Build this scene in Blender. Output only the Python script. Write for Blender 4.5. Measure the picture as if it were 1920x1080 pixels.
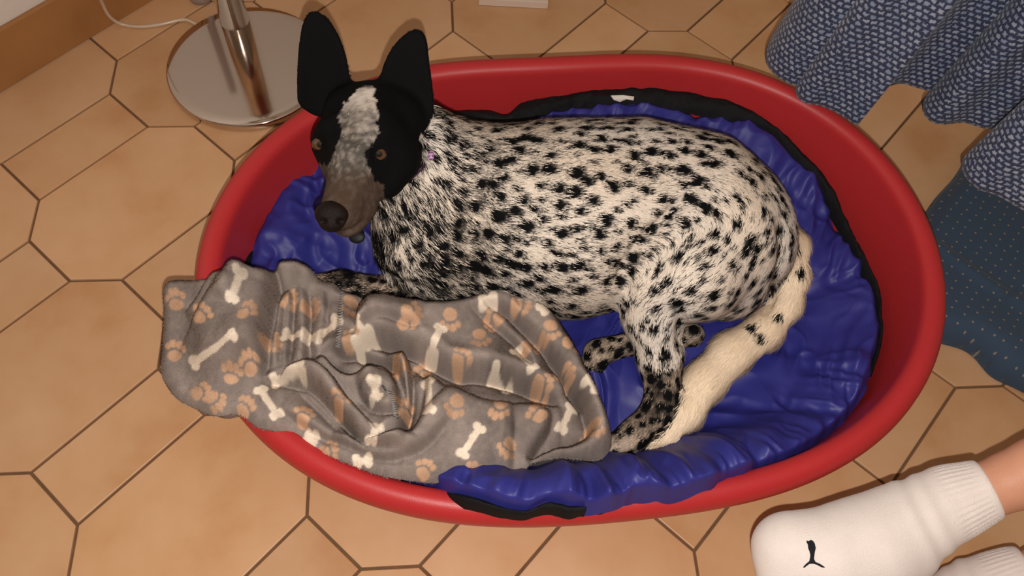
import bpy, bmesh, math, random
import numpy as np
from mathutils import Vector, Matrix
from mathutils.bvhtree import BVHTree

# ------------------------------------------------------------------ camera, light, exposure
for o in list(bpy.data.objects): bpy.data.objects.remove(o)
scene = bpy.context.scene
C = scene.collection.objects
RXA, ROLL, FPX = 0.51008607, 0.13045609, 1615.5373
CAM = np.array([0.0, -0.65924056, 1.17832686])
def _rz(a): c, s = math.cos(a), math.sin(a); return np.array([[c,-s,0],[s,c,0],[0,0,1.]])
def _rx(a): c, s = math.cos(a), math.sin(a); return np.array([[1.,0,0],[0,c,-s],[0,s,c]])
ROT = _rx(RXA) @ _rz(ROLL)
cd = bpy.data.cameras.new('camera'); cam = bpy.data.objects.new('camera', cd); C.link(cam)
M4 = np.eye(4); M4[:3,:3] = ROT; M4[:3,3] = CAM
cam.matrix_world = Matrix(M4.tolist())
cd.sensor_fit = 'HORIZONTAL'; cd.sensor_width = 36; cd.lens = FPX/1920*36; cd.clip_start = .02
scene.camera = cam
w = bpy.data.worlds.new('World'); scene.world = w; w.use_nodes = True
w.node_tree.nodes['Background'].inputs[0].default_value = (1.0, .66, .42, 1)
w.node_tree.nodes['Background'].inputs[1].default_value = 0.10
def lamp(name, kind, loc, energy, color, size=None, rot=None):
    l = bpy.data.lights.new(name, kind); l.energy = energy; l.color = color
    if kind in ('POINT','SPOT'): l.shadow_soft_size = size
    o = bpy.data.objects.new(name, l); C.link(o); o.location = loc
    if rot is not None: o.rotation_euler = rot
    return o
flash = CAM + ROT @ np.array([0.006, -0.034, 0.0])
lamp('phone_flash', 'POINT', flash, 20.5, (1.0, .945, .88), .004)       # the phone's own flash, beside the lens
lamp('ceiling_lamp', 'POINT', (-1.30, .15, 1.75), 25.0, (1.0, .50, .22), .12)  # warm room lamp
vs = scene.view_settings
vs.view_transform = 'Standard'; vs.look = 'None'; vs.gamma = 1; vs.use_curve_mapping = False; vs.exposure = 1.0

# ------------------------------------------------------------------ helpers
def un(x, y, z=0.):
    d = ROT @ np.array([(x-960)/FPX, -(y-540)/FPX, -1.]); t = (z-CAM[2])/d[2]; return CAM + d*t
def pr(P):
    q = (np.asarray(P, float)-CAM) @ ROT
    return np.stack([960+FPX*q[...,0]/-q[...,2], 540-FPX*q[...,1]/-q[...,2]], -1)
def rad(x, y, z, rpx):                                  # metres that span rpx pixels at that point
    p = un(x, y, z); return rpx*float(((p-CAM)@ROT)[2]*-1)/FPX
def tag(o, label=None, cat=None, group=None, kind=None):
    for k, v in (('label',label),('category',cat),('group',group),('kind',kind)):
        if v: o[k] = v
    return o
def empty(name, loc=(0,0,0), rz=0):
    o = bpy.data.objects.new(name, None); C.link(o); o.location = loc; o.rotation_euler.z = rz; o.empty_display_size=.05; return o
def mesh(name, V, F, mat, parent=None, smooth=True, cols=None, uv=None):
    V = np.asarray(V, float); m = bpy.data.meshes.new(name)
    if isinstance(F, np.ndarray):
        n, k = F.shape
        m.vertices.add(len(V)); m.vertices.foreach_set('co', V.astype(np.float32).ravel())
        m.loops.add(n*k); m.loops.foreach_set('vertex_index', F.astype(np.int32).ravel())
        m.polygons.add(n); m.polygons.foreach_set('loop_start', (np.arange(n)*k).astype(np.int32))
        m.polygons.foreach_set('loop_total', np.full(n, k, np.int32)); m.update(calc_edges=True); m.validate()
    else:
        m.from_pydata([tuple(v) for v in V], [], F); m.update()
    if smooth: m.polygons.foreach_set('use_smooth', np.ones(len(m.polygons), bool))
    if cols is not None:
        a = m.color_attributes.new('col', 'FLOAT_COLOR', 'POINT')
        c = np.ones((len(V),4), np.float32); c[:,:3] = cols; a.data.foreach_set('color', c.ravel())
    if uv is not None:
        l = m.uv_layers.new(name='uv'); idx = np.empty(len(m.loops), np.int32); m.loops.foreach_get('vertex_index', idx)
        l.data.foreach_set('uv', np.asarray(uv, np.float32)[idx].ravel())
    m.materials.append(mat)
    o = bpy.data.objects.new(name, m); C.link(o)
    if parent is not None: o.parent = parent; o.matrix_parent_inverse = Matrix.Identity(4); o.location = -Vector(parent.location) if parent.type=='EMPTY' else (0,0,0)
    return o
def grid_faces(nu, nv, closed_u=False):
    i = np.arange(nu if closed_u else nu-1); j = np.arange(nv-1)
    I, J = np.meshgrid(i, j, indexing='ij'); I2 = (I+1) % nu
    return np.stack([I*nv+J, I2*nv+J, I2*nv+J+1, I*nv+J+1], -1).reshape(-1,4)
def _hash(i, j, k, seed):
    n = (i*73856093) ^ (j*19349663) ^ (k*83492791) ^ (seed*2654435)
    n = n & 0x7fffffff; n = (n ^ (n >> 13))*1274126177 & 0x7fffffff; n = (n ^ (n >> 16)) & 0x7fffffff
    return (n % 65536)/32767.5 - 1
def noise(P, scale, seed=0, octaves=1):
    P = np.asarray(P, float)
    if P.shape[-1] == 2: P = np.concatenate([P, np.zeros(P.shape[:-1]+(1,))], -1)
    out = 0; amp = 1; tot = 0
    for o in range(octaves):
        q = P*scale*(2**o) + 1000 + 17.3*o; i = np.floor(q).astype(np.int64); fr = q-i; u = fr*fr*(3-2*fr)
        r = 0
        for dx in (0,1):
            for dy in (0,1):
                for dz in (0,1):
                    wt = (u[...,0] if dx else 1-u[...,0])*(u[...,1] if dy else 1-u[...,1])*(u[...,2] if dz else 1-u[...,2])
                    r = r + wt*_hash(i[...,0]+dx, i[...,1]+dy, i[...,2]+dz, seed+o)
        out = out + amp*r; tot += amp; amp *= .5
    return out/tot
def sstep(x, a, b):
    t = np.clip((x-a)/(b-a), 0, 1); return t*t*(3-2*t)
def poly_dist(P, Q, closed=False):
    """distance of points P(n,2) to polyline Q, signed side, and arclength param"""
    Q = np.asarray(Q, float); 
    if closed: Q = np.vstack([Q, Q[:1]])
    best = np.full(len(P), 1e9); side = np.zeros(len(P)); par = np.zeros(len(P)); near = np.zeros((len(P),2)); s0 = 0; tot = np.sum(np.hypot(*np.diff(Q, axis=0).T))
    for a, b in zip(Q[:-1], Q[1:]):
        ab = b-a; l = np.hypot(*ab)+1e-12; t = np.clip(((P-a)@ab)/l**2, 0, 1); c = a+t[:,None]*ab; d = np.hypot(*(P-c).T)
        m = d < best; best[m] = d[m]; sd = (ab[0]*(P[:,1]-a[1])-ab[1]*(P[:,0]-a[0])); side[m] = np.sign(sd[m]); par[m] = ((s0+t*l)/tot)[m]; near[m] = c[m]; s0 += l
    return best, side, par, near
def inside(P, Q):
    Q = np.asarray(Q, float); x, y = P[:,0], P[:,1]; r = np.zeros(len(P), bool)
    for (x1,y1),(x2,y2) in zip(Q, np.roll(Q,-1,0)):
        c = ((y1>y)!=(y2>y)); xx = (x2-x1)*(y-y1)/((y2-y1) if y2!=y1 else 1e-12)+x1; r ^= c & (x<xx)
    return r
def catmull(Q, n=8, closed=False):
    Q = np.asarray(Q, float); N = len(Q); out = []
    for i in range(N if closed else N-1):
        p = [Q[(i+k)%N] if closed else Q[min(max(i+k,0),N-1)] for k in (-1,0,1,2)]
        for t in np.arange(n)/n:
            out.append(.5*((2*p[1])+(-p[0]+p[2])*t+(2*p[0]-5*p[1]+4*p[2]-p[3])*t*t+(-p[0]+3*p[1]-3*p[2]+p[3])*t**3))
    if not closed: out.append(Q[-1])
    return np.array(out)
def resample(Q, n, closed=False):
    Q = np.asarray(Q, float)
    if closed: Q = np.vstack([Q, Q[:1]])
    s = np.r_[0, np.cumsum(np.linalg.norm(np.diff(Q, axis=0), axis=1))]
    t = np.linspace(0, s[-1], n, endpoint=not closed)
    return np.stack([np.interp(t, s, Q[:,k]) for k in range(Q.shape[1])], 1)
def tube(pts, r, seg=10, caps=True):
    pts = np.asarray(pts, float); n = len(pts); r = np.broadcast_to(r, n); V = []; T = np.gradient(pts, axis=0); T /= np.linalg.norm(T, axis=1)[:,None]
    up = np.array([0,0,1.]) if abs(T[0,2]) < .9 else np.array([1.,0,0]); nrm = np.cross(T[0], up); nrm /= np.linalg.norm(nrm)
    for i in range(n):
        nrm = nrm - T[i]*(nrm@T[i]); nrm /= np.linalg.norm(nrm); b = np.cross(T[i], nrm)
        for k in range(seg):
            a = 2*math.pi*k/seg; V.append(pts[i]+r[i]*(math.cos(a)*nrm+math.sin(a)*b))
    F = [(i*seg+k, i*seg+(k+1)%seg, (i+1)*seg+(k+1)%seg, (i+1)*seg+k) for i in range(n-1) for k in range(seg)]
    if caps: F += [tuple(range(seg-1,-1,-1)), tuple((n-1)*seg+k for k in range(seg))]
    return V, F
def lathe(prof, seg=64, center=(0,0)):
    V = []; n = len(prof)
    for k in range(seg):
        a = 2*math.pi*k/seg
        for r, z in prof: V.append((center[0]+r*math.cos(a), center[1]+r*math.sin(a), z))
    F = [(k*n+i, ((k+1)%seg)*n+i, ((k+1)%seg)*n+i+1, k*n+i+1) for k in range(seg) for i in range(n-1)]
    return V, F

# ---- implicit surfaces
class Field:
    def __init__(s, lo, hi, h):
        s.lo = np.array(lo, float); s.h = h; s.n = np.ceil((np.array(hi)-s.lo)/h).astype(int)+1
        s.F = np.full(s.n, .06, np.float32)
    def sub(s, lo, hi):
        a = np.clip(np.floor((np.asarray(lo)-s.lo)/s.h).astype(int), 0, s.n); b = np.clip(np.ceil((np.asarray(hi)-s.lo)/s.h).astype(int)+1, 0, s.n)
        ax = [s.lo[k]+s.h*np.arange(a[k], b[k]) for k in range(3)]
        G = np.stack(np.meshgrid(*ax, indexing='ij'), -1)
        return tuple(slice(a[k], b[k]) for k in range(3)), G
    def blend(s, sl, d, k):
        A = s.F[sl]; hh = np.clip(.5+.5*(A-d)/k, 0, 1); s.F[sl] = (A*(1-hh)+d*hh - k*hh*(1-hh)).astype(np.float32)
    def cone(s, a, b, ra, rb, k=.015, flat=None):
        a, b = np.array(a,float), np.array(b,float); m = max(ra,rb)+k+.02
        sl, G = s.sub(np.minimum(a,b)-m, np.maximum(a,b)+m)
        ab = b-a; t = np.clip(((G-a)@ab)/(ab@ab+1e-12), 0, 1); q = G-(a+t[...,None]*ab)
        if flat is not None:
            ax, sc = flat; ax = np.array(ax)/np.linalg.norm(ax); q = q+(q@ax)[...,None]*ax*(1/sc-1)
        s.blend(sl, np.linalg.norm(q, axis=-1)-(ra+(rb-ra)*t), k)
    def ellip(s, c, axes, radii, k=.015, carve=False):
        c = np.array(c,float); m = max(radii)+k+.015; sl, G = s.sub(c-m, c+m); A = np.array(axes); A = A/np.linalg.norm(A,axis=1)[:,None]
        q = (G-c)@A.T; r = np.array(radii); k0 = np.linalg.norm(q/r,axis=-1); k1 = np.linalg.norm(q/(r*r),axis=-1)+1e-9; d = k0*(k0-1)/k1
        if carve:
            A0 = s.F[sl]; hh = np.clip(.5-.5*(A0+d)/k, 0, 1); s.F[sl] = (A0*(1-hh)-d*hh + k*hh*(1-hh)).astype(np.float32)
        else: s.blend(sl, d, k)
    def surface(s):
        F = s.F; ins = F < 0
        c = np.zeros(np.array(F.shape)-1, np.int8)
        for dx in (0,1):
            for dy in (0,1):
                for dz in (0,1): c += ins[dx:F.shape[0]-1+dx, dy:F.shape[1]-1+dy, dz:F.shape[2]-1+dz]
        act = np.argwhere((c>0)&(c<8)); idm = np.full(c.shape, -1, np.int32); idm[tuple(act.T)] = np.arange(len(act))
        acc = np.zeros((len(act),3)); cnt = np.zeros(len(act))
        corners = [(x,y,z) for x in (0,1) for y in (0,1) for z in (0,1)]
        for p in corners:
            for ax in range(3):
                if p[ax]: continue
                q = list(p); q[ax] = 1
                fa = F[tuple((act+p).T)]; fb = F[tuple((act+q).T)]; m = (fa<0)!=(fb<0)
                t = np.where(m, fa/(fa-fb+1e-20), 0); pos = np.array(p)+t[:,None]*(np.array(q)-np.array(p)); acc[m] += pos[m]; cnt[m] += 1
        V = s.lo+s.h*(act+acc/cnt[:,None]); Q = []
        for ax in range(3):
            o1, o2 = [(1,2),(2,0),(0,1)][ax]
            A = np.take(ins, np.arange(F.shape[ax]-1), ax); B = np.take(ins, np.arange(1,F.shape[ax]), ax); e = np.argwhere(A!=B)
            e = e[(e[:,o1]>0)&(e[:,o2]>0)&(e[:,o1]<F.shape[o1]-1)&(e[:,o2]<F.shape[o2]-1)]
            sgn = A[tuple(e.T)]; u = np.zeros(3,int); u[o1] = 1; v = np.zeros(3,int); v[o2] = 1
            q = np.stack([idm[tuple((e-u-v).T)], idm[tuple((e-v).T)], idm[tuple(e.T)], idm[tuple((e-u).T)]],1)
            q[~sgn] = q[~sgn][:,::-1]; Q.append(q)
        return V, np.vstack(Q)
def relax(V, Q, it=2, lam=.5):
    for _ in range(it):
        s = np.zeros_like(V); n = np.zeros(len(V))
        for a, b in ((0,1),(1,2),(2,3),(3,0)):
            for k in range(3): s[:,k] += np.bincount(Q[:,a], V[Q[:,b],k], len(V)) + np.bincount(Q[:,b], V[Q[:,a],k], len(V))
            n += np.bincount(Q[:,a], minlength=len(V)) + np.bincount(Q[:,b], minlength=len(V))
        V = V+lam*(s/np.maximum(n,1)[:,None]-V)
    return V
def normals(V, Q):
    n = np.cross(V[Q[:,2]]-V[Q[:,0]], V[Q[:,3]]-V[Q[:,1]]); N = np.zeros_like(V)
    for k in range(4):
        for c in range(3): N[:,c] += np.bincount(Q[:,k], n[:,c], len(V))
    return N/(np.linalg.norm(N,axis=1)[:,None]+1e-12)

# ---- materials
def mat(name, col, rough=.5, metal=0., spec=.5, noise_amt=0., noise_scale=20., bump=0., bump_scale=200., attr=None, sheen=0., coat=0., trans=0.):
    m = bpy.data.materials.new(name); m.use_nodes = True; nt = m.node_tree; b = nt.nodes['Principled BSDF']
    b.inputs['Base Color'].default_value = (*col,1); b.inputs['Roughness'].default_value = rough; b.inputs['Metallic'].default_value = metal
    b.inputs['Specular IOR Level'].default_value = spec; b.inputs['Sheen Weight'].default_value = sheen; b.inputs['Coat Weight'].default_value = coat
    b.inputs['Transmission Weight'].default_value = trans
    src = None
    if attr:
        a = nt.nodes.new('ShaderNodeAttribute'); a.attribute_name = attr; src = a.outputs['Color']; nt.links.new(src, b.inputs['Base Color'])
    tc = nt.nodes.new('ShaderNodeTexCoord')
    if noise_amt:
        n = nt.nodes.new('ShaderNodeTexNoise'); n.inputs['Scale'].default_value = noise_scale; n.inputs['Detail'].default_value = 4; nt.links.new(tc.outputs['Object'], n.inputs['Vector'])
        mr = nt.nodes.new('ShaderNodeMapRange'); mr.inputs['To Min'].default_value = 1-noise_amt; mr.inputs['To Max'].default_value = 1+noise_amt; nt.links.new(n.outputs['Fac'], mr.inputs['Value'])
        mx = nt.nodes.new('ShaderNodeVectorMath'); mx.operation = 'SCALE'; nt.links.new(mr.outputs[0], mx.inputs['Scale'])
        if src: nt.links.new(src, mx.inputs[0])
        else: mx.inputs[0].default_value = col
        nt.links.new(mx.outputs[0], b.inputs['Base Color'])
    if bump:
        n = nt.nodes.new('ShaderNodeTexNoise'); n.inputs['Scale'].default_value = bump_scale; n.inputs['Detail'].default_value = 3; nt.links.new(tc.outputs['Object'], n.inputs['Vector'])
        bp = nt.nodes.new('ShaderNodeBump'); bp.inputs['Strength'].default_value = bump; bp.inputs['Distance'].default_value = .002; nt.links.new(n.outputs['Fac'], bp.inputs['Height']); nt.links.new(bp.outputs[0], b.inputs['Normal'])
    return m

# ------------------------------------------------------------------ the setting: tiled floor, wall, skirting
UA = math.radians(55.159286); TL, TM, TC = .20923104, .104, .054
OFF = np.array([-0.74904028, 0.16258122])
EU = np.array([math.cos(UA), math.sin(UA)]); EV = np.array([-math.sin(UA), math.cos(UA)])
def tile_mat():
    m = bpy.data.materials.new('terracotta_tile'); m.use_nodes = True; nt = m.node_tree; b = nt.nodes['Principled BSDF']; N = nt.nodes; Lk = nt.links
    tc = N.new('ShaderNodeTexCoord'); oi = N.new('ShaderNodeObjectInfo')
    off = N.new('ShaderNodeVectorMath'); off.operation = 'MULTIPLY_ADD'; off.inputs[1].default_value = (1,1,1)
    cmb = N.new('ShaderNodeCombineXYZ'); mu = N.new('ShaderNodeMath'); mu.operation = 'MULTIPLY'; mu.inputs[1].default_value = 37
    Lk.new(oi.outputs['Random'], mu.inputs[0]); Lk.new(mu.outputs[0], cmb.inputs[2]); Lk.new(tc.outputs['Object'], off.inputs[0]); Lk.new(cmb.outputs[0], off.inputs[2])
    n1 = N.new('ShaderNodeTexNoise'); n1.inputs['Scale'].default_value = 6; n1.inputs['Detail'].default_value = 5; n1.inputs['Roughness'].default_value = .55; Lk.new(off.outputs[0], n1.inputs['Vector'])
    cr = N.new('ShaderNodeValToRGB'); e = cr.color_ramp.elements
    e[0].position = .25; e[0].color = (.50,.250,.105,1); e[1].position = .70; e[1].color = (.645,.400,.228,1)
    x = cr.color_ramp.elements.new(.47); x.color = (.59,.343,.175,1)
    Lk.new(n1.outputs['Fac'], cr.inputs[0])
    n2 = N.new('ShaderNodeTexNoise'); n2.inputs['Scale'].default_value = 260; n2.inputs['Detail'].default_value = 2; Lk.new(tc.outputs['Object'], n2.inputs['Vector'])
    hs = N.new('ShaderNodeHueSaturation'); mr = N.new('ShaderNodeMapRange'); mr.inputs['To Min'].default_value = .93; mr.inputs['To Max'].default_value = 1.07
    Lk.new(oi.outputs['Random'], mr.inputs[0]); Lk.new(mr.outputs[0], hs.inputs['Value']); Lk.new(cr.outputs[0], hs.inputs['Color']); Lk.new(hs.outputs[0], b.inputs['Base Color'])
    bp = N.new('ShaderNodeBump'); bp.inputs['Strength'].default_value = .06; bp.inputs['Distance'].default_value = .001; Lk.new(n2.outputs['Fac'], bp.inputs['Height']); Lk.new(bp.outputs[0], b.inputs['Normal'])
    b.inputs['Roughness'].default_value = .38; b.inputs['Specular IOR Level'].default_value = .4
    return m
grout = mat('grout', (.16,.085,.042), .95, noise_amt=.3, noise_scale=60, bump=.4)
TILE = tile_mat()
def slab(name, poly, z0, z1, m, parent=None, bevel=.0013):
    bm = bmesh.new(); vs_ = [bm.verts.new((x,y,z0)) for x,y in poly]; f = bm.faces.new(vs_)
    r = bmesh.ops.extrude_face_region(bm, geom=[f]); bmesh.ops.translate(bm, vec=(0,0,z1-z0), verts=[v for v in r['geom'] if isinstance(v, bmesh.types.BMVert)])
    bmesh.ops.recalc_face_normals(bm, faces=bm.faces)
    if bevel:
        top = [e for e in bm.edges if all(abs(v.co.z-z1)<1e-6 for v in e.verts)]; bmesh.ops.bevel(bm, geom=top, offset=bevel, segments=2, profile=.5, affect='EDGES')
    me = bpy.data.meshes.new(name); bm.to_mesh(me); bm.free(); me.materials.append(m)
    return me
fl = mesh('floor', [(-1.9,-1.6,-.004),(1.9,-1.6,-.004),(1.9,1.9,-.004),(-1.9,1.9,-.004)], [(0,1,2,3)], grout, smooth=False); tag(fl, kind='structure')
g = .0020
l2, m2 = TL/2, TM/2
octp = [(-l2,-m2-TC),(l2,-m2-TC),(l2+TC,-m2),(l2+TC,m2),(l2,m2+TC),(-l2,m2+TC),(-l2-TC,m2),(-l2-TC,-m2)]
def inset(p, d):
    p = np.array(p); n = len(p); out = []
    for i in range(n):
        a, b, c = p[i-1], p[i], p[(i+1)%n]; e1 = (b-a)/np.linalg.norm(b-a); e2 = (c-b)/np.linalg.norm(c-b); n1 = np.array([-e1[1],e1[0]]); n2 = np.array([-e2[1],e2[0]])
        bis = n1+n2; bis /= np.linalg.norm(bis); out.append(b+bis*d/(bis@n1))
    return out
oct_me = slab('floor_tile', inset(octp, g), -.010, 0, TILE); rec_me = slab('floor_tile', inset([(-l2,-m2),(l2,-m2),(l2,m2),(-l2,m2)], g), -.010, 0, TILE)
WALLP = np.array([-.911,.251]); WALLN = np.array([.821,-.571]); WALLD = np.array([.571,.821])
rng = random.Random(4)
for i in range(-12,13):
    for j in range(-18,19):
        c = OFF + EU*(i*(TL+TC)) + EV*(j*(TM+TC))
        if not (-1.45 < c[0] < 1.5 and -1.0 < c[1] < 1.25): continue
        if (c-WALLP)@WALLN < -.14: continue
        o = bpy.data.objects.new('floor_tile', rec_me if (i+j)%2 == 0 else oct_me); C.link(o); o.parent = fl
        o.location = (c[0], c[1], rng.uniform(-.0005,.0003)); o.rotation_euler.z = UA
wall_m = mat('white_plaster', (.72,.66,.60), .9, bump=.3, bump_scale=90)
def wall_box(name, d0, d1, s0, s1, z0, z1, m, parent=None):
    V = []
    for z in (z0,z1):
        for s, d in ((s0,d0),(s1,d0),(s1,d1),(s0,d1)): p = WALLP+WALLD*s+WALLN*d; V.append((p[0],p[1],z))
    return mesh(name, V, [(3,2,1,0),(4,5,6,7),(0,1,5,4),(1,2,6,5),(2,3,7,6),(3,0,4,7)], m, parent, smooth=False)
wl = wall_box('wall_left', -.12, -.006, -1.2, 1.3, 0, 2.5, wall_m); tag(wl, kind='structure')
sk_m = mat('skirting_tile', (.36,.165,.055), .4, noise_amt=.25, noise_scale=9)
bb = empty('baseboard_left', (WALLP[0],WALLP[1],0)); tag(bb, kind='structure')
s = -.86
while s < 1.2:
    e = wall_box('skirting_tile', -.006, .004, s+.0012, s+.6188, 0.001, .107, sk_m, bb)
    bv = e.modifiers.new('b','BEVEL'); bv.width = .0025; bv.segments = 2; s += .62

cl = mesh('ceiling', [(-2.2,-2.2,2.5),(2.2,-2.2,2.5),(2.2,2.2,2.5),(-2.2,2.2,2.5)], [(3,2,1,0)], wall_m, smooth=False); tag(cl, kind='structure')

# ------------------------------------------------------------------ red plastic dog basket
RIMZ = .20
outer_px = [(368,510),(372.6,474),(384,431),(398,392),(415,354),(437,324),(464,291),(499,253.5),(530,228),(568,203),(802,126),(1019,103),(1168,102),(1374,126),(1442,142),(1493,166),(1607,235),(1653,284),(1731,389),(1761,468),(1770,519),(1772.6,584),(1765.6,653.5),(1752,697),(1697,791),(1639,839),(1600,866),(1528,892),(1480,910),(1343,950),(1231,970),(1049.6,984),(903,982),(756,955),(647,912),(557,881),(504,847),(461,802)]
BC = np.array([.087,-.037])
op = np.array([un(x,y,.188)[:2] for x,y in outer_px])-BC
th = np.arctan2(op[:,1],op[:,0]); rr = np.hypot(*op.T)
A = [np.ones_like(th)]
for k in range(1,6): A += [np.cos(k*th), np.sin(k*th)]
co = np.linalg.lstsq(np.vstack([np.stack(A,1), .02*np.eye(11)*np.r_[0,0,0,0,0,1,1,1,1,2,2][:,None]]), np.r_[rr, np.zeros(11)], rcond=None)[0]
def rim_r(t):
    r = co[0]*np.ones_like(t)
    for k in range(1,6): r = r+co[2*k-1]*np.cos(k*t)+co[2*k]*np.sin(k*t)
    return r
def rim_curve(n):
    t = np.linspace(0, 2*np.pi, n, endpoint=False); r = rim_r(t); P = BC+np.stack([r*np.cos(t), r*np.sin(t)],1)
    T = np.roll(P,-1,0)-np.roll(P,1,0); T /= np.linalg.norm(T,axis=1)[:,None]; return P, np.stack([-T[:,1],T[:,0]],1)   # inward normal
NB = 256; RP, RN = rim_curve(NB)
prof = [(.075,.001),(.060,.004),(.050,.02),(.026,.150),(.020,.160),(.004,.164),(.0005,.170),(0,.178),(.0015,.187),(.006,.1945),(.012,.1985),(.018,.200),(.024,.199),(.029,.196),(.0325,.192),(.0345,.186),(.0352,.180),(.038,.165),(.050,.07),(.056,.035),(.070,.016),(.10,.009),(.16,.008)]
V = np.array([[(*(RP[i]+RN[i]*d), z) for d, z in prof] for i in range(NB)]).reshape(-1,3); F = grid_faces(NB, len(prof), True).tolist()
F.append([i*len(prof)+len(prof)-1 for i in range(NB)]); F.append([i*len(prof) for i in range(NB)][::-1])
red = mat('red_plastic', (.46,.027,.030), .40, spec=.40, noise_amt=.06, noise_scale=14, bump=.12, bump_scale=900)
bk = mesh('dog_basket', V, F, red); tag(bk, 'large oval red plastic dog basket with a rounded rim', 'dog bed')

# ------------------------------------------------------------------ quilted cushion in the basket
blue_px = [(577,287),(549,317),(514,361),(486,411),(470,460),(461,509),(458,560),(462,620),(480,690),(520,770),(590,840),(680,890),(775,914),(854,926),(915,943),(952,955),(991,958),(1035,943),(1094,952),(1147,953),(1196,931),(1275,928),(1382,892),(1500,855),(1567,810),(1610,762),(1629,719),(1648,647),(1646,589),(1640,542),(1612,486),(1570,401),(1548,358),(1498,301),(1431,237),(1347,210),(1256,197),(1110,195),(1055,204),(986,228),(900,236),(800,236),(700,236),(630,252)]
def cz(x, y):      # height of the cushion edge: rides up on the near rim
    return .115 + .031*(1-sstep(y,215,430))*sstep(x,560,760) + .09*sstep(y, 760, 930)*sstep(x, 740, 900)*(1-sstep(x,1400,1560)) + .03*sstep(y,600,800)
CC = np.array([.09,-.05])
def polar_outline(px, zf, n, smooth_close=True):
    P = np.array([un(x,y,zf(x,y)) for x,y in px]); P = catmull(P, 8, True)
    t = np.arctan2(P[:,1]-CC[1], P[:,0]-CC[0]); r = np.hypot(P[:,0]-CC[0], P[:,1]-CC[1]); o = np.argsort(t)
    tt = np.linspace(-np.pi, np.pi, n, endpoint=False)
    return tt, np.interp(tt, t[o], r[o], period=2*np.pi), np.interp(tt, t[o], P[o,2], period=2*np.pi)
NT, NR = 900, 190
tt, cr_, cz_ = polar_outline(blue_px, cz, NT)
rimr = np.interp(tt, np.linspace(-np.pi,np.pi,721), [0]*721)
rho = np.linspace(0,1,NR)**.85
R_ = cr_[:,None]*rho[None]; X = CC[0]+R_*np.cos(tt)[:,None]; Y = CC[1]+R_*np.sin(tt)[:,None]; XY = np.stack([X,Y],-1).reshape(-1,2)
seams_px = [[(577,290),(592,360),(590,430),(578,500),(575,560)],[(1440,590),(1500,660),(1567,728),(1578,790),(1570,830)],[(1290,760),(1340,800),(1360,850),(1378,900)],[(1120,880),(1135,910),(1147,955)],
            [(1260,200),(1330,260),(1420,330),(1520,400),(1570,405)],[(1440,590),(1540,540),(1640,520)],[(1120,760),(1200,840),(1340,800),(1460,770),(1580,790)],[(870,930),(960,890),(1060,880),(1135,880)],[(480,480),(580,500),(680,470)]]
def cush_base(XY, rho_, zedge):
    z = .082+(zedge-.082)*sstep(rho_, .62, .97)
    return z
RH = np.broadcast_to(rho[None], (NT,NR)).reshape(-1); ZE = np.repeat(cz_, NR)
Z = cush_base(XY, RH, ZE)
nearf = sstep(-np.sin(np.repeat(tt,NR)), -.1, .6)
Z += (.005+.011*nearf)*np.sqrt(np.clip(1-((RH-.86)/.14)**2, 0, 1))*sstep(RH,.72,.86)*(RH>.72)      # puffed edge roll
Z -= (.012+.018*nearf)*sstep(RH, .965, 1.0)
dmin = np.full(len(XY), 1.)
for q in seams_px:
    Q = np.array([un(x,y,.11)[:2] for x,y in catmull(q,6)]); d,_,_,_ = poly_dist(XY, Q); dmin = np.minimum(dmin, d)
Z += .012*(1-np.exp(-(dmin/.020)**2))-.012
TH = np.repeat(tt, NR)
warp = np.stack([noise(XY,8,1,3), noise(XY,8,2,3)],-1)*.045
rid = lambda P, sc, sd: (1-np.abs(noise(P, sc, sd, 1))*2.2)
loc = np.stack([RH*.45, TH*.42],-1)+warp*.8
Z += .012*noise(XY+warp, 11, 3, 2)+.007*rid(XY+warp*1.5, 13, 5)+.0038*rid((XY+warp*2)@np.array([[1,.55],[-.3,.5]]), 34, 9)
Z += (.0075+.008*nearf)*rid(loc*np.array([.35,1]), 22, 15)*sstep(RH,.62,.9)*(.5+.5*noise(XY,6,16))
Z += .0035*rid(loc*np.array([.25,1]), 60, 17)*sstep(RH,.78,.96)
nearseam = np.exp(-(dmin/.028)**2); Z += .004*rid((XY+warp*.4)@np.array([[1,.3],[-.2,.8]]), 46, 19)*nearseam
V = np.c_[XY, Z]
satin = mat('blue_nylon', (.026,.028,.215), .50, spec=.38, bump=.12, bump_scale=40)
cu_root = empty('pet_cushion', (CC[0],CC[1],.02)); tag(cu_root, 'quilted shiny blue nylon cushion with black edging lying in the red basket', 'cushion')
cs = mesh('quilted_cover', V, grid_faces(NT,NR,True), satin, cu_root)
# black edging
black_px = [(568,276),(536,313),(502,354),(476,402),(460,455),(451,509),(448,560),(452,620),(470,690),(510,775),(580,850),(680,900),(775,920),(854,941),(915,955),(952,962),(991,962),(1035,955),(1069,964),(1094,958),(1140,948),(1196,922),(1275,916),(1382,880),(1500,843),(1567,806),(1612,764),(1631,720),(1650,647),(1648,589),(1642,540),(1614,484),(1573,398),(1552,352),(1490,280),(1442,240),(1383,204),(1310,186),(1219,171),(1110,177),(1037,190),(979,200),(951,222),(913,215),(862,215),(780,215),(690,225),(620,240)]
_, br_, bz_ = polar_outline(black_px, lambda x,y: cz(x,y)-.004, NT)
pxe = pr(np.stack([CC[0]+cr_*np.cos(tt), CC[1]+cr_*np.sin(tt), cz_],1)); br_ = np.where((pxe[:,0] > 1105)&(pxe[:,1] > 700), np.minimum(br_, cr_-.004), np.maximum(br_, cr_+.003)); V = []; K = 9
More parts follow.
